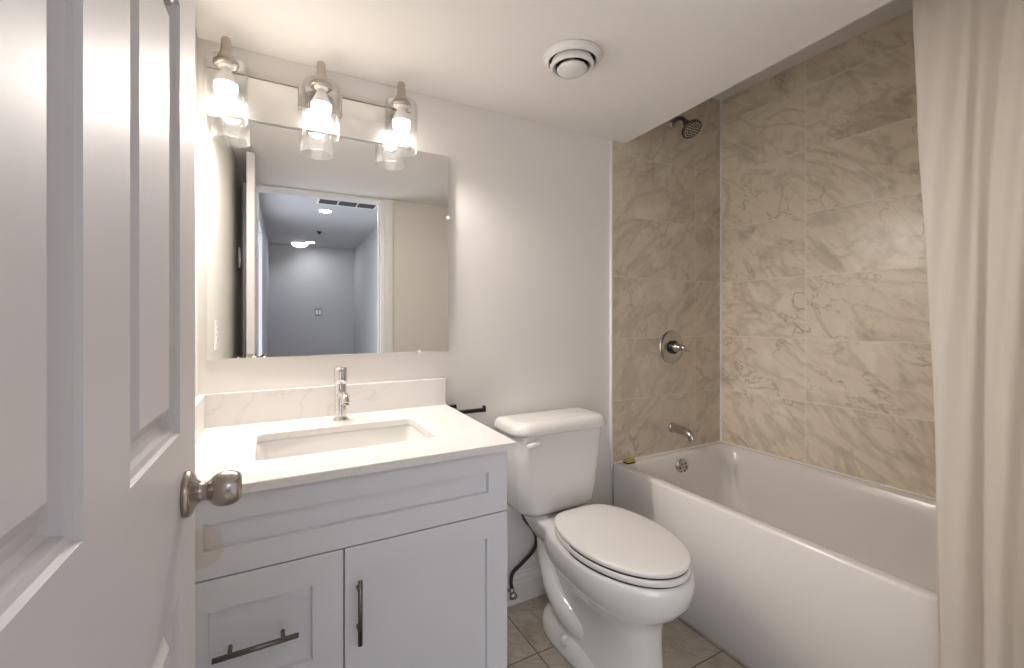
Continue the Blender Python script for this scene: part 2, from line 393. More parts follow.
# ------------------------------------------------------------------ vanity
VX0, VX1, VF = -0.172, 0.590, 1.100
def rect_ring(x0, x1, z0, z1, y): return [(x0,y,z0),(x1,y,z0),(x1,y,z1),(x0,y,z1)]
def shaker(x0, x1, z0, z1, name, parent, st=0.060, th=0.022, rec=0.013):
    b = MB()
    b.rings([rect_ring(x0,x1,z0,z1,VF+th), rect_ring(x0,x1,z0,z1,VF+0.0012), rect_ring(x0+0.0012,x1-0.0012,z0+0.0012,z1-0.0012,VF),
             rect_ring(x0+st,x1-st,z0+st,z1-st,VF), rect_ring(x0+st+0.0015,x1-st-0.0015,z0+st+0.0015,z1-st-0.0015,VF+rec)], True, True, False)
    return b.build(name, M['cab'], parent)
def bar_handle(c, L, axis, parent):
    b = MB(); y = VF-0.030
    if axis == 'x':
        b.tube([(c[0]-L/2,y,c[1]),(c[0]+L/2,y,c[1])], 0.0054, 16)
        for s in (-1,1): b.tube([(c[0]+s*L*0.31,y,c[1]),(c[0]+s*L*0.31,VF+0.0005,c[1])], 0.0045, 12)
    else:
        b.tube([(c[0],y,c[1]-L/2),(c[0],y,c[1]+L/2)], 0.0054, 16)
        for s in (-1,1): b.tube([(c[0],y,c[1]+s*L*0.31),(c[0],VF+0.0005,c[1]+s*L*0.31)], 0.0045, 12)
    return b.build('handle', M['steel'], parent)
van = tag(empty('vanity_cabinet', (0.2, 1.39, 0)), 'white shaker vanity cabinet under the quartz countertop', 'cabinet')
van_inv = Matrix.Translation((-0.2, -1.39, 0))
def vpart(o):
    o.data.transform(Matrix.Translation((-0.2, -1.39, 0))); return o
c = MB()
c.box(VX0, VX0+0.016, VF+0.023, WY-0.002, 0.0, 0.879); c.box(VX1-0.016, VX1, VF+0.023, WY-0.002, 0.0, 0.879)
c.box(VX0+0.016, VX1-0.016, VF+0.023, WY-0.002, 0.09, 0.106); c.box(VX0+0.016, VX1-0.016, WY-0.012, WY-0.002, 0.106, 0.70)
c.box(VX0+0.016, VX1-0.016, VF+0.023, VF+0.036, 0.86, 0.879); c.box(0.150, 0.166, VF+0.023, VF+0.30, 0.106, 0.70)
c.box(VX0+0.016, VX1-0.016, VF+0.023, VF+0.036, 0.69, 0.715)
vpart(c.build('carcass', M['cab'], van))
vpart(MB().box(VX0+0.016, VX1-0.016, VF+0.065, VF+0.075, 0.0, 0.09).build('toe_kick', M['cab'], van))
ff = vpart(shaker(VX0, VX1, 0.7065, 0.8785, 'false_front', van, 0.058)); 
d1 = vpart(shaker(VX0, 0.1565, 0.405, 0.7035, 'drawer', van, 0.066))
vpart(bar_handle((-0.018, 0.556), 0.157, 'x', d1))
d2 = vpart(shaker(VX0, 0.1565, 0.100, 0.402, 'drawer', van, 0.066))
vpart(bar_handle((-0.018, 0.251), 0.157, 'x', d2))
dr = vpart(shaker(0.1595, VX1, 0.100, 0.7035, 'door', van, 0.062))
vpart(bar_handle((0.189, 0.562), 0.148, 'z', dr))
# warm glint off the door knob, painted into the false front's colour
def knob_glint(o):
    m = M['cab'].copy(); m.name = 'cabinet_white_glint'; nt = m.node_tree; L = nt.links.new
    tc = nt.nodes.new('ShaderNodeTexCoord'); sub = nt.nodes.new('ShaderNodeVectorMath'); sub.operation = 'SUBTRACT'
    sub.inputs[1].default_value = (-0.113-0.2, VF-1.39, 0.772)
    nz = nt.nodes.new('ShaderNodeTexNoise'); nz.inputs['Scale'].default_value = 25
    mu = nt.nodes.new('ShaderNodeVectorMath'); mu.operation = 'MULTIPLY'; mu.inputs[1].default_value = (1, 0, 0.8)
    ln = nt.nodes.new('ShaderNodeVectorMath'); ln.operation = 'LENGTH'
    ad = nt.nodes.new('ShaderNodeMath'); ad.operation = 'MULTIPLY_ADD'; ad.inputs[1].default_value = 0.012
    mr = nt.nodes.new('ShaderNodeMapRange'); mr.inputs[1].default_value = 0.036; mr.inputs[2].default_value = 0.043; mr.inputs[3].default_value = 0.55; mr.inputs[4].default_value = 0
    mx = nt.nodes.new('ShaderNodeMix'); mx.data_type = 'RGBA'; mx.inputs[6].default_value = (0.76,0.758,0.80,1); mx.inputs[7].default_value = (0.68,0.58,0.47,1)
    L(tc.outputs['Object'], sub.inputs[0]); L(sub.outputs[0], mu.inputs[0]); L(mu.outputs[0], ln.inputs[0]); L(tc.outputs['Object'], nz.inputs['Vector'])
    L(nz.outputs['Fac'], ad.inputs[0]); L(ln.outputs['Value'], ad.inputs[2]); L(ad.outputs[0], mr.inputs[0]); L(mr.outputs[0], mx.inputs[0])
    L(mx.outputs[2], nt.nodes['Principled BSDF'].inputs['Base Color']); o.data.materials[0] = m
knob_glint(ff)

CZ, CT = 0.900, 0.020
CX0, CX1, CF = XL+0.001, 0.606, 1.076
SX, SY, SHX, SHY = 0.203, 1.370, 0.228, 0.138
ct = tag(empty('countertop', (0.21, 1.39, CZ)), 'white quartz vanity countertop with low backsplash below the mirror', 'countertop')
def at_parent(o, p): o.data.transform(Matrix.Translation(-Vector(p))); return o
hx, hy = (CX1-CX0)/2, (WY-CF)/2; cxm, cym = (CX1+CX0)/2, (WY+CF)/2
ro = lambda z, e=0: rrect(cxm, cym-0.0005, hx-e, hy-e-0.0005, 0.004, z)
ri = lambda z, e=0: rrect(SX, SY, SHX+e, SHY+e, 0.022, z)
b = MB(); b.rings([ro(CZ-CT), ro(CZ-0.0015), ro(CZ,0.0015), ri(CZ,0.0015), ri(CZ-0.0015), ri(CZ-CT)], smooth=False, closed=True)
b.v = [(x + (0.020*(y-CF)/(WY-CF) if x > 0.5 else 0), y, z) for x, y, z in b.v]
at_parent(b.build('slab', M['quartz'], ct), (0.21, 1.39, CZ))
b = MB().box(CX0, CX1+0.017, WY-0.021, WY-0.001, CZ, CZ+0.104)
at_parent(b.build('backsplash', M['quartz'], ct, bevel=0.0015), (0.21, 1.39, CZ))
b = MB().box(CX0, CX0+0.020, CF+0.01, WY-0.021, CZ, CZ+0.104)
at_parent(b.build('side_splash', M['quartz'], ct, bevel=0.0015), (0.21, 1.39, CZ))

sk = tag(empty('sink', (SX, SY, CZ-CT)), 'white rectangular undermount sink set in the quartz countertop', 'sink')
zt = CZ-CT-0.0005
g = lambda e, z, r: rrect(SX, SY, SHX+e, SHY+e, r, z)
b = MB(); b.rings([g(0.030,zt,0.03), g(0.004,zt,0.024), g(0.002,zt-0.006,0.026), g(-0.004,zt-0.05,0.03), g(-0.012,zt-0.095,0.035), g(-0.028,zt-0.118,0.04), g(-0.060,zt-0.128,0.045), g(-0.10,zt-0.131,0.03)], False, True, True)
b.rings([g(0.030,zt,0.03), g(0.030,zt-0.012,0.03), g(0.014,zt-0.02,0.03), g(0.008,zt-0.10,0.04), g(-0.02,zt-0.14,0.05)], False, True, True)
at_parent(b.build('basin', M['porc'], sk), (SX, SY, CZ-CT))
b = MB().lathe([(0.0001,0.004),(0.018,0.0035),(0.022,0.002),(0.023,0.0)], 24, T(SX, SY, zt-0.1309))
at_parent(b.build('drain', M['chrome'], sk), (SX, SY, CZ-CT))

FX, FYY = 0.2175, 1.592
fc = tag(empty('faucet', (FX, FYY, CZ+0.0006)), 'chrome single hole basin faucet standing behind the sink', 'faucet')
b = MB().lathe([(0.0001,0),(0.0255,0),(0.0255,0.004),(0.0205,0.008),(0.0195,0.014),(0.0195,0.118),(0.0195,0.121),(0.0001,0.121)], 28)
b.build('body', M['chrome'], fc)
b = MB().tube(spline([(0,-0.012,0.083),(0,-0.045,0.092),(0,-0.082,0.094),(0,-0.103,0.088),(0,-0.112,0.073)], 6), 0.0125, 16)
b.lathe([(0.0105,0),(0.0105,0.004),(0.0001,0.004)], 16, T(0,-0.1125,0.069))
b.build('spout', M['chrome'], fc)
b = MB().lathe([(0.0001,0.123),(0.0205,0.123),(0.0215,0.126),(0.0215,0.172),(0.0195,0.176),(0.0001,0.1765)], 28)
b.box(-0.011, 0.011, -0.050, -0.012, 0.166, 0.173, T(0,0,0))
b.build('lever_handle', M['chrome'], fc, bevel=0.001)

# ------------------------------------------------------------------ mirror
MX0, MX1, MZ0, MZ1 = -0.166, 0.635, 1.112, 1.889
mr = tag(empty('mirror', ((MX0+MX1)/2, WY-0.001, (MZ0+MZ1)/2)), 'square frameless mirror on the wall above the vanity', 'mirror')
yaw = -math.radians(0.9); hw, hh = (MX1-MX0)/2, (MZ1-MZ0)/2
mm = Matrix.Rotation(yaw, 4, 'Z') @ T(0, -0.0055, 0)
# turned a touch so the left side sits a little proud of the wall
b = MB().rings([[( -hw,0.0,-hh),(hw,0.0,-hh),(hw,0.0,hh),(-hw,0.0,hh)], [(-hw,-0.004,-hh),(hw,-0.004,-hh),(hw,-0.004,hh),(-hw,-0.004,hh)],
                 [(-hw+0.001,-0.005,-hh+0.001),(hw-0.001,-0.005,-hh+0.001),(hw-0.001,-0.005,hh-0.001),(-hw+0.001,-0.005,hh-0.001)]], True, True, False, mtx=mm)
b.build('mirror_glass', M['mirror'], mr)
for x, z, in ((-hw+0.130,-hh),(hw-0.116,-hh)):
    s = -1 if z < 0 else 1
    MB().box(x-0.006, x+0.006, -0.008, 0.0, z-0.006, z+0.006, mm).build('clip', M['plastic'], mr, bevel=0.0015)
for z in (0.142,):
    MB().box(hw-0.006, hw+0.005, -0.008, 0.0, z-0.006, z+0.006, mm).build('clip', M['plastic'], mr, bevel=0.0015)

# ------------------------------------------------------------------ vanity light
LX = (-0.108, 0.158, 0.424); LY = 1.598
vl = tag(empty('vanity_light', (0.158, WY-0.001, 1.955)), 'three lamp vanity light with clear glass shades above the mirror', 'wall light')
P0 = (0.158, WY-0.001, 1.955)
at_parent(MB().box(-0.165, 0.480, WY-0.022, WY-0.001, 1.8895, 2.024).build('backplate', M['plate_white'], vl, bevel=0.002), P0)
at_parent(MB().box(-0.166, 0.481, WY-0.024, WY-0.001, 2.0245, 2.0275).build('top_rail', M['nickel'], vl), P0)
at_parent(MB().box(0.092, 0.232, WY-0.046, WY-0.0225, 1.950, 2.026).build('canopy', M['dchrome'], vl, bevel=0.002), P0)
for x in LX:
    b = MB().tube([(x, WY-0.0225, 2.045), (x, LY+0.012, 2.045)], 0.006, 12)
    b.box(x-0.012, x+0.012, WY-0.03, WY-0.0225, 2.020, 2.056)
    b.lathe([(0.0001,2.092),(0.007,2.0915),(0.0115,2.088),(0.0135,2.081),(0.0135,2.056),(0.0155,2.050),(0.0165,2.044),(0.0225,2.030),(0.026,2.022),(0.026,2.0195),(0.0001,2.0195)], 24, T(x, LY, 0))
    h = at_parent(b.build('lamp_holder', M['nickel'], vl), P0)
    b = MB().lathe([(0.022,2.0155),(0.022,2.019),(0.048,2.019),(0.054,2.017),(0.057,2.011),(0.057,1.845),(0.0555,1.8435),(0.054,1.845),(0.054,2.011),(0.051,2.0155),(0.046,2.016),(0.022,2.0155)], 48, T(x, LY, 0))
    at_parent(b.build('glass_shade', M['glass'], h), P0)
    b = MB().lathe([(0.0215,2.0160),(0.0215,2.002),(0.017,2.000),(0.017,1.9976),(0.0001,1.9976)], 24, T(x, LY, 0))
    at_parent(b.build('socket', M['plastic'], h), P0)
    b = MB().lathe([(0.0225,2.0154),(0.034,2.0152),(0.0345,2.006),(0.032,2.003),(0.0225,2.003)], 28, T(x, LY, 0))
    at_parent(b.build('socket_ring', M['nickel'], h), P0)
    b = MB().lathe([(0.0001,1.9975),(0.0135,1.9975),(0.015,1.9880),(0.022,1.9730),(0.0292,1.9570),(0.0313,1.9490)], 28, T(x, LY, 0))
    at_parent(b.build('bulb_collar', M['plastic'], h), P0)
    b = MB().lathe([(0.0310,1.9490),(0.0310,1.9485),(0.0303,1.9350),(0.027,1.9220),(0.020,1.9120),(0.011,1.9065),(0.0001,1.9050)], 28, T(x, LY, 0))
    at_parent(b.build('bulb', M['bulb'], h), P0)
    ld = bpy.data.lights.new('lamp_light', 'SPOT'); ld.energy = LAMP_W; ld.color = (1.0, 0.93, 0.87); ld.shadow_soft_size = 0.028
    ld.spot_size = math.radians(179); ld.spot_blend = 0.5
    lo = bpy.data.objects.new('lamp_light', ld); COL.objects.link(lo); lo.parent = h; lo.location = Vector((x, LY, 1.882)) - Vector(P0)
    lo.rotation_euler = (math.radians(-22), 0, 0)

# ------------------------------------------------------------------ toilet
TXC = 1.085
to = tag(empty('toilet', (TXC, 1.35, 0)), 'white two piece toilet between the vanity and the tub', 'toilet')
def tl(o): o.data.transform(Matrix.Translation((-TXC, -1.35, 0))); return o
def egg(hw, yb, yf, yw, z, nb=2.6, nf=2.05, n=64, xs=0.0, tb=0.0):
    out = []
    for i in range(n):
        a = 2*PI*i/n; cc, ss = math.cos(a), math.sin(a)
        if ss < 0:   # front half (towards the room, -Y)
            e = 2/nf; x = math.copysign(abs(cc)**e, cc)*hw; y = -(abs(ss)**e)*(yf-yw); y0 = WY-yw
        else:
            e = 2/nb; x = math.copysign(abs(cc)**e, cc)*hw*(1-tb*(abs(ss)**e)**1.5); y = (abs(ss)**e)*(yw-yb); y0 = WY-yw
        out.append((TXC+xs+x, y0+y, z))
    return out
b = MB()
S = [ # hw, yb, yf, yw, z, nb, nf
 (0.112,0.105,0.690,0.42,0.000,3.2,2.6),(0.116,0.100,0.696,0.42,0.006,3.2,2.6),(0.115,0.101,0.694,0.42,0.018,3.2,2.6),
 (0.108,0.115,0.686,0.44,0.040,3.2,2.6),(0.100,0.135,0.680,0.46,0.070,3.0,2.6),(0.094,0.150,0.675,0.48,0.12,2.8,2.6),
 (0.092,0.150,0.672,0.49,0.18,2.6,2.6),(0.097,0.140,0.674,0.49,0.235,2.6,2.5),(0.112,0.130,0.684,0.49,0.272,2.5,2.4),
 (0.140,0.130,0.716,0.49,0.298,2.4,2.2),(0.166,0.140,0.752,0.495,0.328,2.4,2.1),(0.182,0.150,0.776,0.497,0.362,2.4,2.04),
 (0.188,0.155,0.786,0.497,0.398,2.4,2.0),(0.1885,0.158,0.787,0.497,0.420,2.4,2.0),(0.186,0.160,0.784,0.497,0.434,2.4,2.0),(0.178,0.165,0.776,0.497,0.440,2.4,2.0)]
b.rings([egg(*s) for s in S], True, True, True)
# rear deck that carries the tank
dk = lambda e, z, r=0.03: rrect(TXC-0.004, WY-0.180, 0.140+e, 0.123+e, r, z)
b.rings([dk(-0.045,0.33), dk(-0.02,0.375), dk(-0.004,0.41), dk(0,0.425), dk(0,0.433), dk(-0.004,0.438)], True, True, True)
# trapway bulging out on both sides
for s in (-1, 1):
    pts = spline([(TXC+s*0.050, WY-0.135, 0.34),(TXC+s*0.060, WY-0.17, 0.25),(TXC+s*0.066, WY-0.235, 0.165),(TXC+s*0.064, WY-0.33, 0.118),(TXC+s*0.054, WY-0.40, 0.108),(TXC+s*0.044, WY-0.44, 0.108)], 6)
    k = len(pts)
    b.tube(pts, [(0.056 - 0.010*abs(i/(k-1)-0.6))*(1 if i/(k-1) < 0.75 else math.sqrt(max(0.02, 1-((i/(k-1)-0.75)/0.25)**2))) for i in range(k)], 18)
# foot flange, wide at the rear
ft = lambda hwd, yb, yf, z: egg(hwd, yb, yf, 0.33, z, 2.6, 2.4)
b.rings([ft(0.134,0.118,0.62,0.0), ft(0.137,0.115,0.622,0.010), ft(0.134,0.118,0.618,0.030), ft(0.124,0.128,0.60,0.052), ft(0.09,0.16,0.56,0.075)], True, True, True)
tl(b.build('bowl', M['porc'], to))
def cushion(name, hw, yb, yf, yw, z0, z1, r=0.006, nb=4.0):
    q = lambda e, z: egg(hw-e, yb+e, yf-e, yw, z, nb, 2.0, xs=-0.003, tb=0.223, n=96)
    bb = MB(); bb.rings([q(r*0.8,z0), q(r*0.25,z0+r*0.3), q(0,z0+r), q(0,z1-r), q(r*0.3,z1-r*0.35), q(r,z1-0.0006), q(r*3,z1+0.0008), q(0.06,z1+0.0035), q(0.12,z1+0.004)], True, True, True)
    return tl(bb.build(name, M['porc'], to))
cushion('seat', 0.184, 0.264, 0.777, 0.497, 0.4445, 0.4660)
cushion('lid', 0.185, 0.260, 0.774, 0.497, 0.4700, 0.4875)
# dark joints below the seat and below the lid
q = lambda e, z: egg(0.181-e, 0.35, 0.770-e, 0.497, z, 2.4, 2.0, xs=-0.003, tb=0.1)
tl(MB().rings([q(0.0,0.4395), q(0.0,0.4720)], True, True, True).build('seat_bumper', M['dark'], to))
for s in (-1, 1):
    tl(MB().rings([rrect(TXC+s*0.075, WY-0.265, 0.022, 0.016, 0.008, z) for z in (0.4375, 0.455)] + [rrect(TXC+s*0.075, WY-0.265, 0.018, 0.012, 0.006, 0.460)], True, True, True).build('hinge_cap', M['porc'], to))
# tank
def tk(hx_, yf, z, r=0.055, yb=0.014):
    return rrect(TXC-0.017, WY-(yf+yb)/2, hx_, (yf-yb)/2, [0.02, 0.02, r, r], z, 9)
b = MB(); b.rings([tk(0.150,0.170,0.4360,0.07,0.03), tk(0.160,0.178,0.446,0.07,0.022), tk(0.175,0.191,0.455,0.07,0.018), tk(0.183,0.199,0.474,0.065), tk(0.190,0.203,0.52,0.06), tk(0.203,0.209,0.64), tk(0.214,0.213,0.772), tk(0.212,0.211,0.780)], True, True, True)
tl(b.build('tank', M['porc'], to))
b = MB(); b.rings([tk(0.226,0.222,0.7805,0.065), tk(0.233,0.229,0.784,0.07,0.012), tk(0.235,0.231,0.792,0.07,0.012), tk(0.232,0.228,0.808,0.07,0.012), tk(0.226,0.221,0.820,0.066,0.014), tk(0.214,0.208,0.8275,0.06,0.022), tk(0.190,0.185,0.8305,0.05,0.04)], True, True, True)
tl(b.build('tank_lid', M['porc'], to))
b = MB(); yl = WY-0.213
b.lathe([(0.0001,0.014),(0.013,0.014),(0.015,0.010),(0.016,0.0)], 20, T(TXC-0.150, yl+0.003, 0.752) @ Rm(90,'X'))
b.tube(spline([(TXC-0.150,yl-0.017,0.752),(TXC-0.182,yl-0.021,0.751),(TXC-0.212,yl-0.019,0.748)],5), [0.008,0.0085,0.009,0.010,0.0105,0.011,0.0115,0.0115,0.011,0.010,0.006], 14)
tl(b.build('flush_lever', M['porc'], to))
for s in (-1, 1):
    tl(MB().lathe([(0.0165,0.0),(0.0165,0.015),(0.0145,0.022),(0.008,0.0255),(0.0001,0.026)], 20, T(TXC+s*0.121, WY-0.352, 0.050) @ Rm(s*16,'Y')).build('bolt_cap', M['plastic'], to))

hs = tag(empty('water_supply_line', (0.90, 1.62, 0.20)), 'dark flexible water hose under the toilet tank by the baseboard', 'hose')
P1 = (0.90, 1.62, 0.20)
b = MB().tube(spline([(0.965,1.668,0.434),(0.968,1.668,0.405),(0.983,1.668,0.368),(1.026,1.672,0.313),(1.043,1.674,0.265),(1.026,1.672,0.222),(0.970,1.668,0.186),(0.922,1.664,0.160),(0.908,1.660,0.125),(0.911,1.658,0.095)], 8), 0.0078, 12)
at_parent(b.build('hose', M['hose'], hs), P1)
at_parent(MB().lathe([(0.0001,0.4355),(0.014,0.4355),(0.014,0.424),(0.010,0.424),(0.009,0.415),(0.0001,0.415)], 8, T(0.965,1.668,0), smooth=False).build('coupling_nut', M['hose'], hs), P1)
b = MB().tube([(0.911,WY-0.017,0.075),(0.911,1.658,0.075)], 0.008, 12); b.lathe([(0.0001,-0.022),(0.011,-0.022),(0.011,0.012),(0.0085,0.016),(0.0085,0.024),(0.0001,0.024)], 16, T(0.911,1.658,0.075))
b.lathe([(0.0001,0),(0.014,0),(0.012,0.012),(0.0001,0.014)], 16, T(0.911,1.644,0.075) @ Rm(90,'X'))
at_parent(b.build('shutoff_valve', M['dchrome'], hs), P1)

tp = tag(empty('toilet_paper_holder', (0.70, WY, 0.872)), 'black bar toilet paper holder on the wall beside the toilet tank', 'toilet paper holder')
P2 = (0.70, WY, 0.872)
at_parent(MB().box(0.634, 0.674, WY-0.010, WY-0.0005, 0.852, 0.892).build('wall_plate', M['black'], tp, bevel=0.002), P2)
at_parent(MB().box(0.645, 0.663, WY-0.075, WY-0.010, 0.8635, 0.8815).build('post', M['black'], tp, bevel=0.002), P2)
at_parent(MB().box(0.663, 0.772, WY-0.075, WY-0.057, 0.8655, 0.8795).box(0.766, 0.774, WY-0.076, WY-0.056, 0.8645, 0.8885).build('bar', M['black'], tp, bevel=0.0015), P2)

# ------------------------------------------------------------------ bathtub
TZ = 0.526; TY0, TY1 = FY+0.004, WY-0.013
tb = tag(empty('bathtub', ((TX+XR)/2, (TY0+TY1)/2, 0)), 'white alcove bathtub with straight apron against the tiled walls', 'bathtub')
P3 = ((TX+XR)/2, (TY0+TY1)/2, 0)
ocx, ocy, ohx, ohy = (TX+XR)/2, (TY0+TY1)/2, (XR-TX)/2-0.001, (TY1-TY0)/2
oR = lambda e, z: rrect(ocx, ocy, ohx-e, ohy-e, 0.006, z, 9)
ix0, ix1, iy0, iy1 = TX+0.048, XR-0.036, TY0+0.10, TY1-0.050
iR = lambda e, z, r, ef=0.0, en=0.0: rrect((ix0+ix1)/2, (iy0+en+iy1-ef)/2, (ix1-ix0)/2-e, (iy1-ef-iy0-en)/2-e, r, z, 9)
b = MB()
b.rings([oR(0.004,0.0), oR(0.004,0.012), oR(0,0.016), oR(0,TZ-0.012), oR(0.003,TZ-0.004), oR(0.010,TZ),
         iR(-0.012,TZ,0.075), iR(-0.004,TZ-0.003,0.08), iR(0.004,TZ-0.014,0.085), iR(0.016,TZ-0.10,0.10,0.012,0.03), iR(0.030,TZ-0.24,0.11,0.03,0.09), iR(0.050,TZ-0.34,0.12,0.045,0.13), iR(0.085,TZ-0.385,0.12,0.05,0.16), iR(0.16,TZ-0.396,0.10,0.05,0.16)], True, True, True)
at_parent(b.build('tub_shell', M['tub'], tb), P3)
ovm = T(1.908, TY1-0.0655, 0.462) @ Rm(90+5,'X')
b = MB().lathe([(0.0001,0.010),(0.037,0.010),(0.043,0.007),(0.0455,0.0)], 32, ovm)
ov = at_parent(b.build('overflow_plate', M['dchrome'], tb), P3)
bb = MB()
for k in range(6):
    a = k*PI/3; bb.lathe([(0.0055,0.0),(0.0055,0.0115),(0.0001,0.0115)], 10, ovm @ T(0.024*math.cos(a),0.024*math.sin(a),0))
at_parent(bb.build('overflow_slot', M['dark'], ov), P3)
at_parent(MB().lathe([(0.0001,0.006),(0.028,0.005),(0.034,0.0)], 24, T(1.908,TY1-0.30,TZ-0.396)).build('drain', M['dchrome'], tb), P3)

SHX_ = 1.912; SWY = WY-0.012
sp = tag(empty('tub_spout', (SHX_, SWY, 0.655)), 'chrome tub spout on the tiled wall above the tub', 'spout')
P4 = (SHX_, SWY, 0.655)
b = MB().lathe([(0.0001,0),(0.028,0),(0.028,0.006),(0.0235,0.010)], 24, T(SHX_,SWY,0.655) @ Rm(90,'X'))
b.tube(spline([(SHX_,SWY-0.004,0.655),(SHX_,SWY-0.05,0.653),(SHX_,SWY-0.095,0.648),(SHX_,SWY-0.122,0.636),(SHX_,SWY-0.132,0.612)], 6), [0.024-0.0002*i for i in range(25)], 20)
at_parent(b.build('spout_body', M['dchrome'], sp), P4)
at_parent(MB().lathe([(0.004,0),(0.004,0.014),(0.0065,0.018),(0.0065,0.026),(0.0001,0.027)], 12, T(SHX_,SWY-0.100,0.666)).build('diverter_knob', M['dchrome'], sp), P4)

vv = tag(empty('shower_valve', (1.905, SWY, 1.087)), 'round chrome shower valve with lever on the tiled wall', 'shower valve')
P5 = (1.905, SWY, 1.087); vm = T(*P5) @ Rm(90,'X')
at_parent(MB().lathe([(0.0001,0.010),(0.060,0.010),(0.078,0.008),(0.088,0.004),(0.090,0.0)], 40, vm).build('escutcheon', M['dchrome'], vv), P5)
at_parent(MB().lathe([(0.036,0.0095),(0.036,0.022),(0.031,0.026),(0.0001,0.026)], 32, vm).build('collar', M['black'], vv), P5)
b = MB().lathe([(0.026,0.024),(0.0265,0.040),(0.022,0.050),(0.016,0.058),(0.014,0.075),(0.0125,0.088),(0.009,0.092),(0.0001,0.092)], 28, vm)
b.tube(spline([(1.905,SWY-0.062,1.087),(1.925,SWY-0.075,1.078),(1.943,SWY-0.082,1.068)],5), [0.009]*9+[0.007,0.005], 12)
at_parent(b.build('lever', M['dchrome'], vv), P5)

sh = tag(empty('showerhead', (1.917, SWY, 2.292)), 'small round chrome shower head high on the tiled wall', 'shower head')
P6 = (1.917, SWY, 2.292)
at_parent(MB().lathe([(0.0001,0.012),(0.014,0.012),(0.024,0.006),(0.027,0.0)], 24, T(*P6) @ Rm(90,'X')).build('flange', M['dchrome'], sh), P6)
arm = spline([(1.917,SWY-0.004,2.292),(1.915,SWY-0.035,2.302),(1.912,SWY-0.070,2.288),(1.910,SWY-0.092,2.262)], 6)
at_parent(MB().tube(arm, 0.0105, 14).build('arm', M['steel'], sh), P6)
hm = T(1.910, SWY-0.090, 2.262) @ Rm(180-36,'X') @ Matrix.Scale(1.15, 4)
hd = at_parent(MB().lathe([(0.011,-0.006),(0.015,0.004),(0.016,0.016),(0.022,0.028),(0.037,0.040),(0.045,0.048),(0.0465,0.056),(0.044,0.060),(0.0001,0.060)], 36, hm).build('head', M['steel'], sh), P6)
bb = MB()
for r, k in ((0.0, 1), (0.012, 6), (0.023, 12), (0.034, 18)):
    for i in range(k):
        a = 2*PI*i/k; bb.lathe([(0.0022,0.0595),(0.0018,0.0625),(0.0001,0.0625)], 8, hm @ T(r*math.cos(a), r*math.sin(a), 0))
at_parent(bb.build('nozzles', M['plastic'], hd), P6)

so = tag(empty('sponge', (1.572, 1.655, TZ)), 'small yellow sponge lying on the tub corner by the wall', 'sponge')
P7 = (1.572, 1.655, TZ)
at_parent(MB().rings([rrect(1.572,1.655,0.026,0.016,0.006,z) for z in (TZ+0.0075,TZ+0.019)] + [rrect(1.572,1.655,0.024,0.014,0.005,TZ+0.021)], True, True, False).build('foam', M['yellow'], so), P7)
at_parent(MB().rings([rrect(1.572,1.655,e,f,0.006,z) for e,f,z in ((0.027,0.017,TZ+0.0005),(0.028,0.018,TZ+0.004),(0.027,0.017,TZ+0.0075))], True, True, False).build('scrub_pad', M['dark'], so), P7)

# ------------------------------------------------------------------ curtain on its rod
rod = tag(empty('curtain_rod', (1.66, 0.85, 2.235)), 'chrome shower curtain rod behind the dropped ceiling edge', 'curtain rod')
P8 = (1.66, 0.85, 2.235)
at_parent(MB().tube([(1.66, FY+0.0005, 2.235), (1.66, SWY-0.0005, 2.235)], 0.0125, 20).build('tube', M['chrome'], rod), P8)
for y, s in ((FY+0.0005, -90), (SWY-0.0005, 90)):
    at_parent(MB().lathe([(0.0135,0.014),(0.020,0.012),(0.030,0.003),(0.030,0.0)], 24, T(1.66,y,2.235) @ Rm(s,'X')).build('end_flange', M['chrome'], rod), P8)
EDGE = [(0.0,0.450),(0.37,0.452),(0.80,0.460),(1.133,0.485),(1.366,0.506),(1.51,0.522),(1.80,0.550),(2.172,0.579),(2.3,0.585)]
XCUR = [(0.0,1.448),(0.70,1.452),(0.95,1.478),(1.3,1.535),(1.7,1.592),(2.0,1.633),(2.21,1.655),(2.3,1.660)]
def sm(tab, x): return sum(interp(tab, x+d) for d in (-0.12,-0.06,0,0.06,0.12))/5
NS, NZ = 150, 70
vs = []
for j in range(NZ+1):
    z = 0.055 + (2.222-0.055)*j/NZ
    ye, xc = sm(EDGE, z), sm(XCUR, z)
    amp = 0.010 + 0.016*min(1, (2.222-z)/0.5)
    for i in range(NS+1):
        s = i/NS
        u = s + 0.012*math.sin(6*s+1.5*z)
        yy = ye - (ye-(FY+0.022))*s
        d = yy - 0.385 + 0.004*math.sin(3*z)
        if d > 0: wv = -0.55*abs(math.sin(PI*d/max(0.05, ye-0.385)))**0.9 + 0.10*math.sin(2*PI*d/0.045+1.3*z)*min(1, d/0.03)
        else: wv = -1.25*abs(math.sin(PI*d/0.092))**0.75 + 0.08*math.sin(2*PI*d/0.03+2*z)*min(1, -d/0.02)
        x = xc + amp*wv*1.15
        yy2 = yy + 0.006*math.sin(2*PI*(4.7*u))
        vs.append((min(x, TX-0.006) if z < TZ+0.015 else x, yy2, z))
fs = [(j*(NS+1)+i, j*(NS+1)+i+1, (j+1)*(NS+1)+i+1, (j+1)*(NS+1)+i) for j in range(NZ) for i in range(NS)]
cu = MB().add(vs, fs, True)
cur = cu.build('shower_curtain', M['cloth'], origin=(1.5, 0.3, 2.22))
md = cur.modifiers.new('solid', 'SOLIDIFY'); md.thickness = 0.0015
tag(cur, 'off-white fabric shower curtain bunched at the near end of the tub', 'curtain')

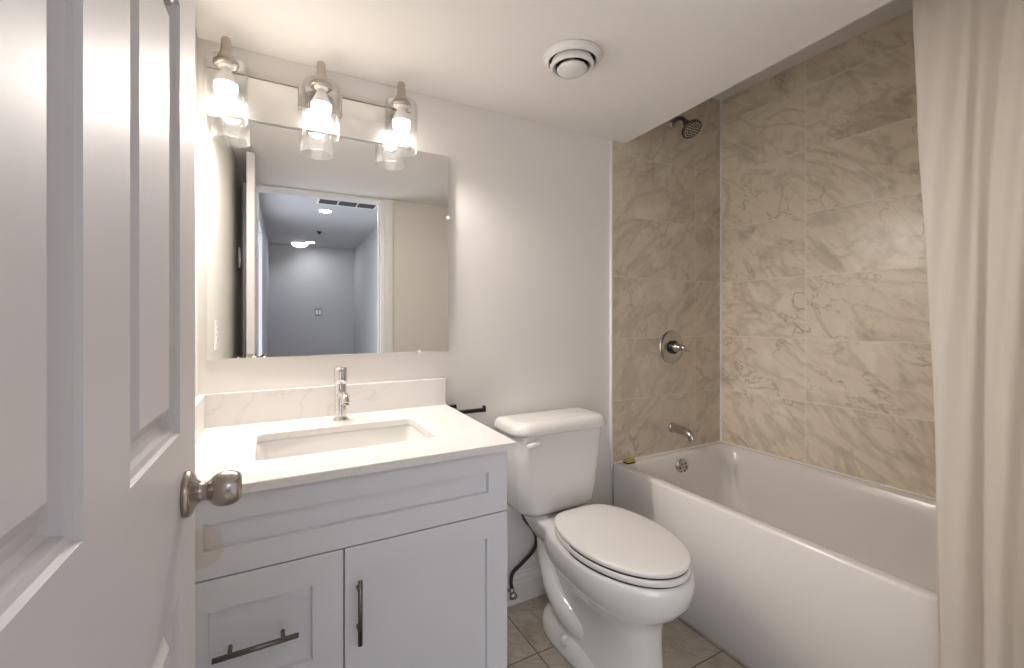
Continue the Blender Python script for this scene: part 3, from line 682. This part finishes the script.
# ------------------------------------------------------------------ ceiling vent
ex = tag(empty('exhaust_vent', (0.899, 1.216, ZC)), 'round white exhaust vent on the ceiling above the toilet', 'vent')
vt = lambda prof, n=44: MB().lathe(prof, n, Rm(180,'X'))
vt([(0.0001,0.0005),(0.098,0.0005),(0.099,0.004),(0.095,0.012),(0.084,0.021),(0.081,0.0215),(0.079,0.018),(0.0785,0.004),(0.0001,0.004)]).build('outer_ring', M['plastic'], ex)
vt([(0.066,0.010),(0.0735,0.030),(0.0725,0.038),(0.067,0.041),(0.061,0.037),(0.057,0.012),(0.066,0.010)]).build('middle_ring', M['plastic'], ex)
vt([(0.0001,0.052),(0.038,0.0505),(0.048,0.047),(0.051,0.042),(0.046,0.034),(0.008,0.026),(0.008,0.004)]).build('centre_cone', M['plastic'], ex)
vt([(0.0001,0.0055),(0.078,0.0055)]).build('duct_opening', M['dark'], ex)

# ------------------------------------------------------------------ outlet and plate on the left wall
ot = tag(empty('wall_outlet', (XL, 1.30, 1.176)), 'white double wall outlet on the left wall, seen in the mirror', 'outlet')
MB().box(0.0005, 0.006, -0.036, 0.036, -0.059, 0.059).build('cover_plate', M['plastic'], ot, bevel=0.002)
for z in (-0.020, 0.020):
    r = MB().box(0.006, 0.009, -0.017, 0.017, z-0.015, z+0.015).build('receptacle', M['plastic'], ot, bevel=0.001)
    s = MB()
    for y in (-0.006, 0.006): s.box(0.009, 0.0093, y-0.0012, y+0.0012, z-0.003, z+0.008)
    s.build('slot', M['dark'], r)
wp = tag(empty('switch_plate', (XL, 0.27, 1.60)), 'narrow white wall plate beside the doorway casing, behind the open door', 'switch')
MB().box(0.0005, 0.007, -0.036, 0.036, -0.060, 0.060).build('cover_plate', M['plastic'], wp, bevel=0.002)
MB().box(0.007, 0.011, -0.016, 0.016, -0.033, 0.033).build('rocker', M['plastic'], wp, bevel=0.001)

# ------------------------------------------------------------------ hall fittings, seen in the mirror
gr = tag(empty('return_air_grille', (0.57, -0.935, HZ)), 'dark return air grille in the hall ceiling', 'vent')
b = MB(); x0, x1, y0, y1 = -0.26, 0.26, -0.135, 0.135
b.box(x0,x1,y0,y0+0.018,-0.008,-0.0005); b.box(x0,x1,y1-0.018,y1,-0.008,-0.0005); b.box(x0,x0+0.018,y0+0.018,y1-0.018,-0.008,-0.0005); b.box(x1-0.018,x1,y0+0.018,y1-0.018,-0.008,-0.0005)
for x in (-0.083, 0.083): b.box(x-0.006, x+0.006, y0+0.018, y1-0.018, -0.008, -0.0005)
b.build('frame', M['plastic'], gr)
MB().box(x0+0.018,x1-0.018,y0+0.018,y1-0.018,-0.002,-0.0005).build('duct_opening', M['dark'], gr)
b = MB()
for k in range(18):
    y = y0+0.026+k*0.0128; b.box(x0+0.018, x1-0.018, -0.005, 0.005, -0.0006, 0.0006, T(0, y, -0.005) @ Rm(40,'X'))
b.build('louvre', M['louvre'], gr)
for (x, y, lab) in ((0.41, -1.35, 'recessed hall ceiling light nearer the doorway'), (0.37, -3.40, 'recessed hall ceiling light nearer the end wall')):
    r = tag(empty('recessed_light', (x, y, HZ)), 'round ' + lab, 'ceiling light', 'recessed lights in the hall ceiling')
    MB().lathe([(0.055,0.0005),(0.072,0.0005),(0.072,0.003),(0.068,0.006),(0.055,0.006),(0.055,0.0005)], 28, Rm(180,'X')).build('trim_ring', M['plastic'], r)
    MB().lathe([(0.0001,0.0035),(0.0545,0.0035)], 28, Rm(180,'X')).build('lens', M['hall_lamp'], r)
    ld = bpy.data.lights.new('downlight', 'AREA'); ld.shape = 'DISK'; ld.size = 0.10; ld.energy = HALL_W; ld.color = (0.93, 0.95, 1.0)
    lo = bpy.data.objects.new('downlight', ld); COL.objects.link(lo); lo.location = (x, y, HZ-0.012)
dm = tag(empty('dome_light', (0.24, -3.50, HZ)), 'white dome light flush on the hall ceiling by the end wall', 'ceiling light')
MB().lathe([(0.0001,0.0005),(0.12,0.0005),(0.12,0.012),(0.112,0.016),(0.0001,0.016)], 36, Rm(180,'X')).build('base', M['plastic'], dm)
MB().lathe([(0.110,0.0165),(0.105,0.033),(0.088,0.054),(0.056,0.068),(0.024,0.074),(0.0001,0.075)], 36, Rm(180,'X')).build('diffuser', M['dome'], dm)
sd = MB().lathe([(0.0001,0.0005),(0.032,0.0005),(0.032,0.006),(0.018,0.012),(0.016,0.028),(0.0001,0.030)], 24, T(0.43,-2.55,HZ) @ Rm(180,'X')).build('sprinkler_head', M['dark'], None, origin=(0.43,-2.55,HZ))
tag(sd, 'small dark sprinkler head on the hall ceiling between the lights', 'sprinkler')
sw = tag(empty('light_switch', (0.50, HY, 1.33)), 'small wall switch plate on the hall end wall', 'switch')
MB().box(-0.045, 0.045, 0.0005, 0.006, -0.058, 0.058).build('cover_plate', M['drum'], sw, bevel=0.002)
for x in (-0.02, 0.02): MB().box(x-0.014, x+0.014, 0.006, 0.010, -0.032, 0.032).build('rocker', M['plastic'], sw, bevel=0.001)
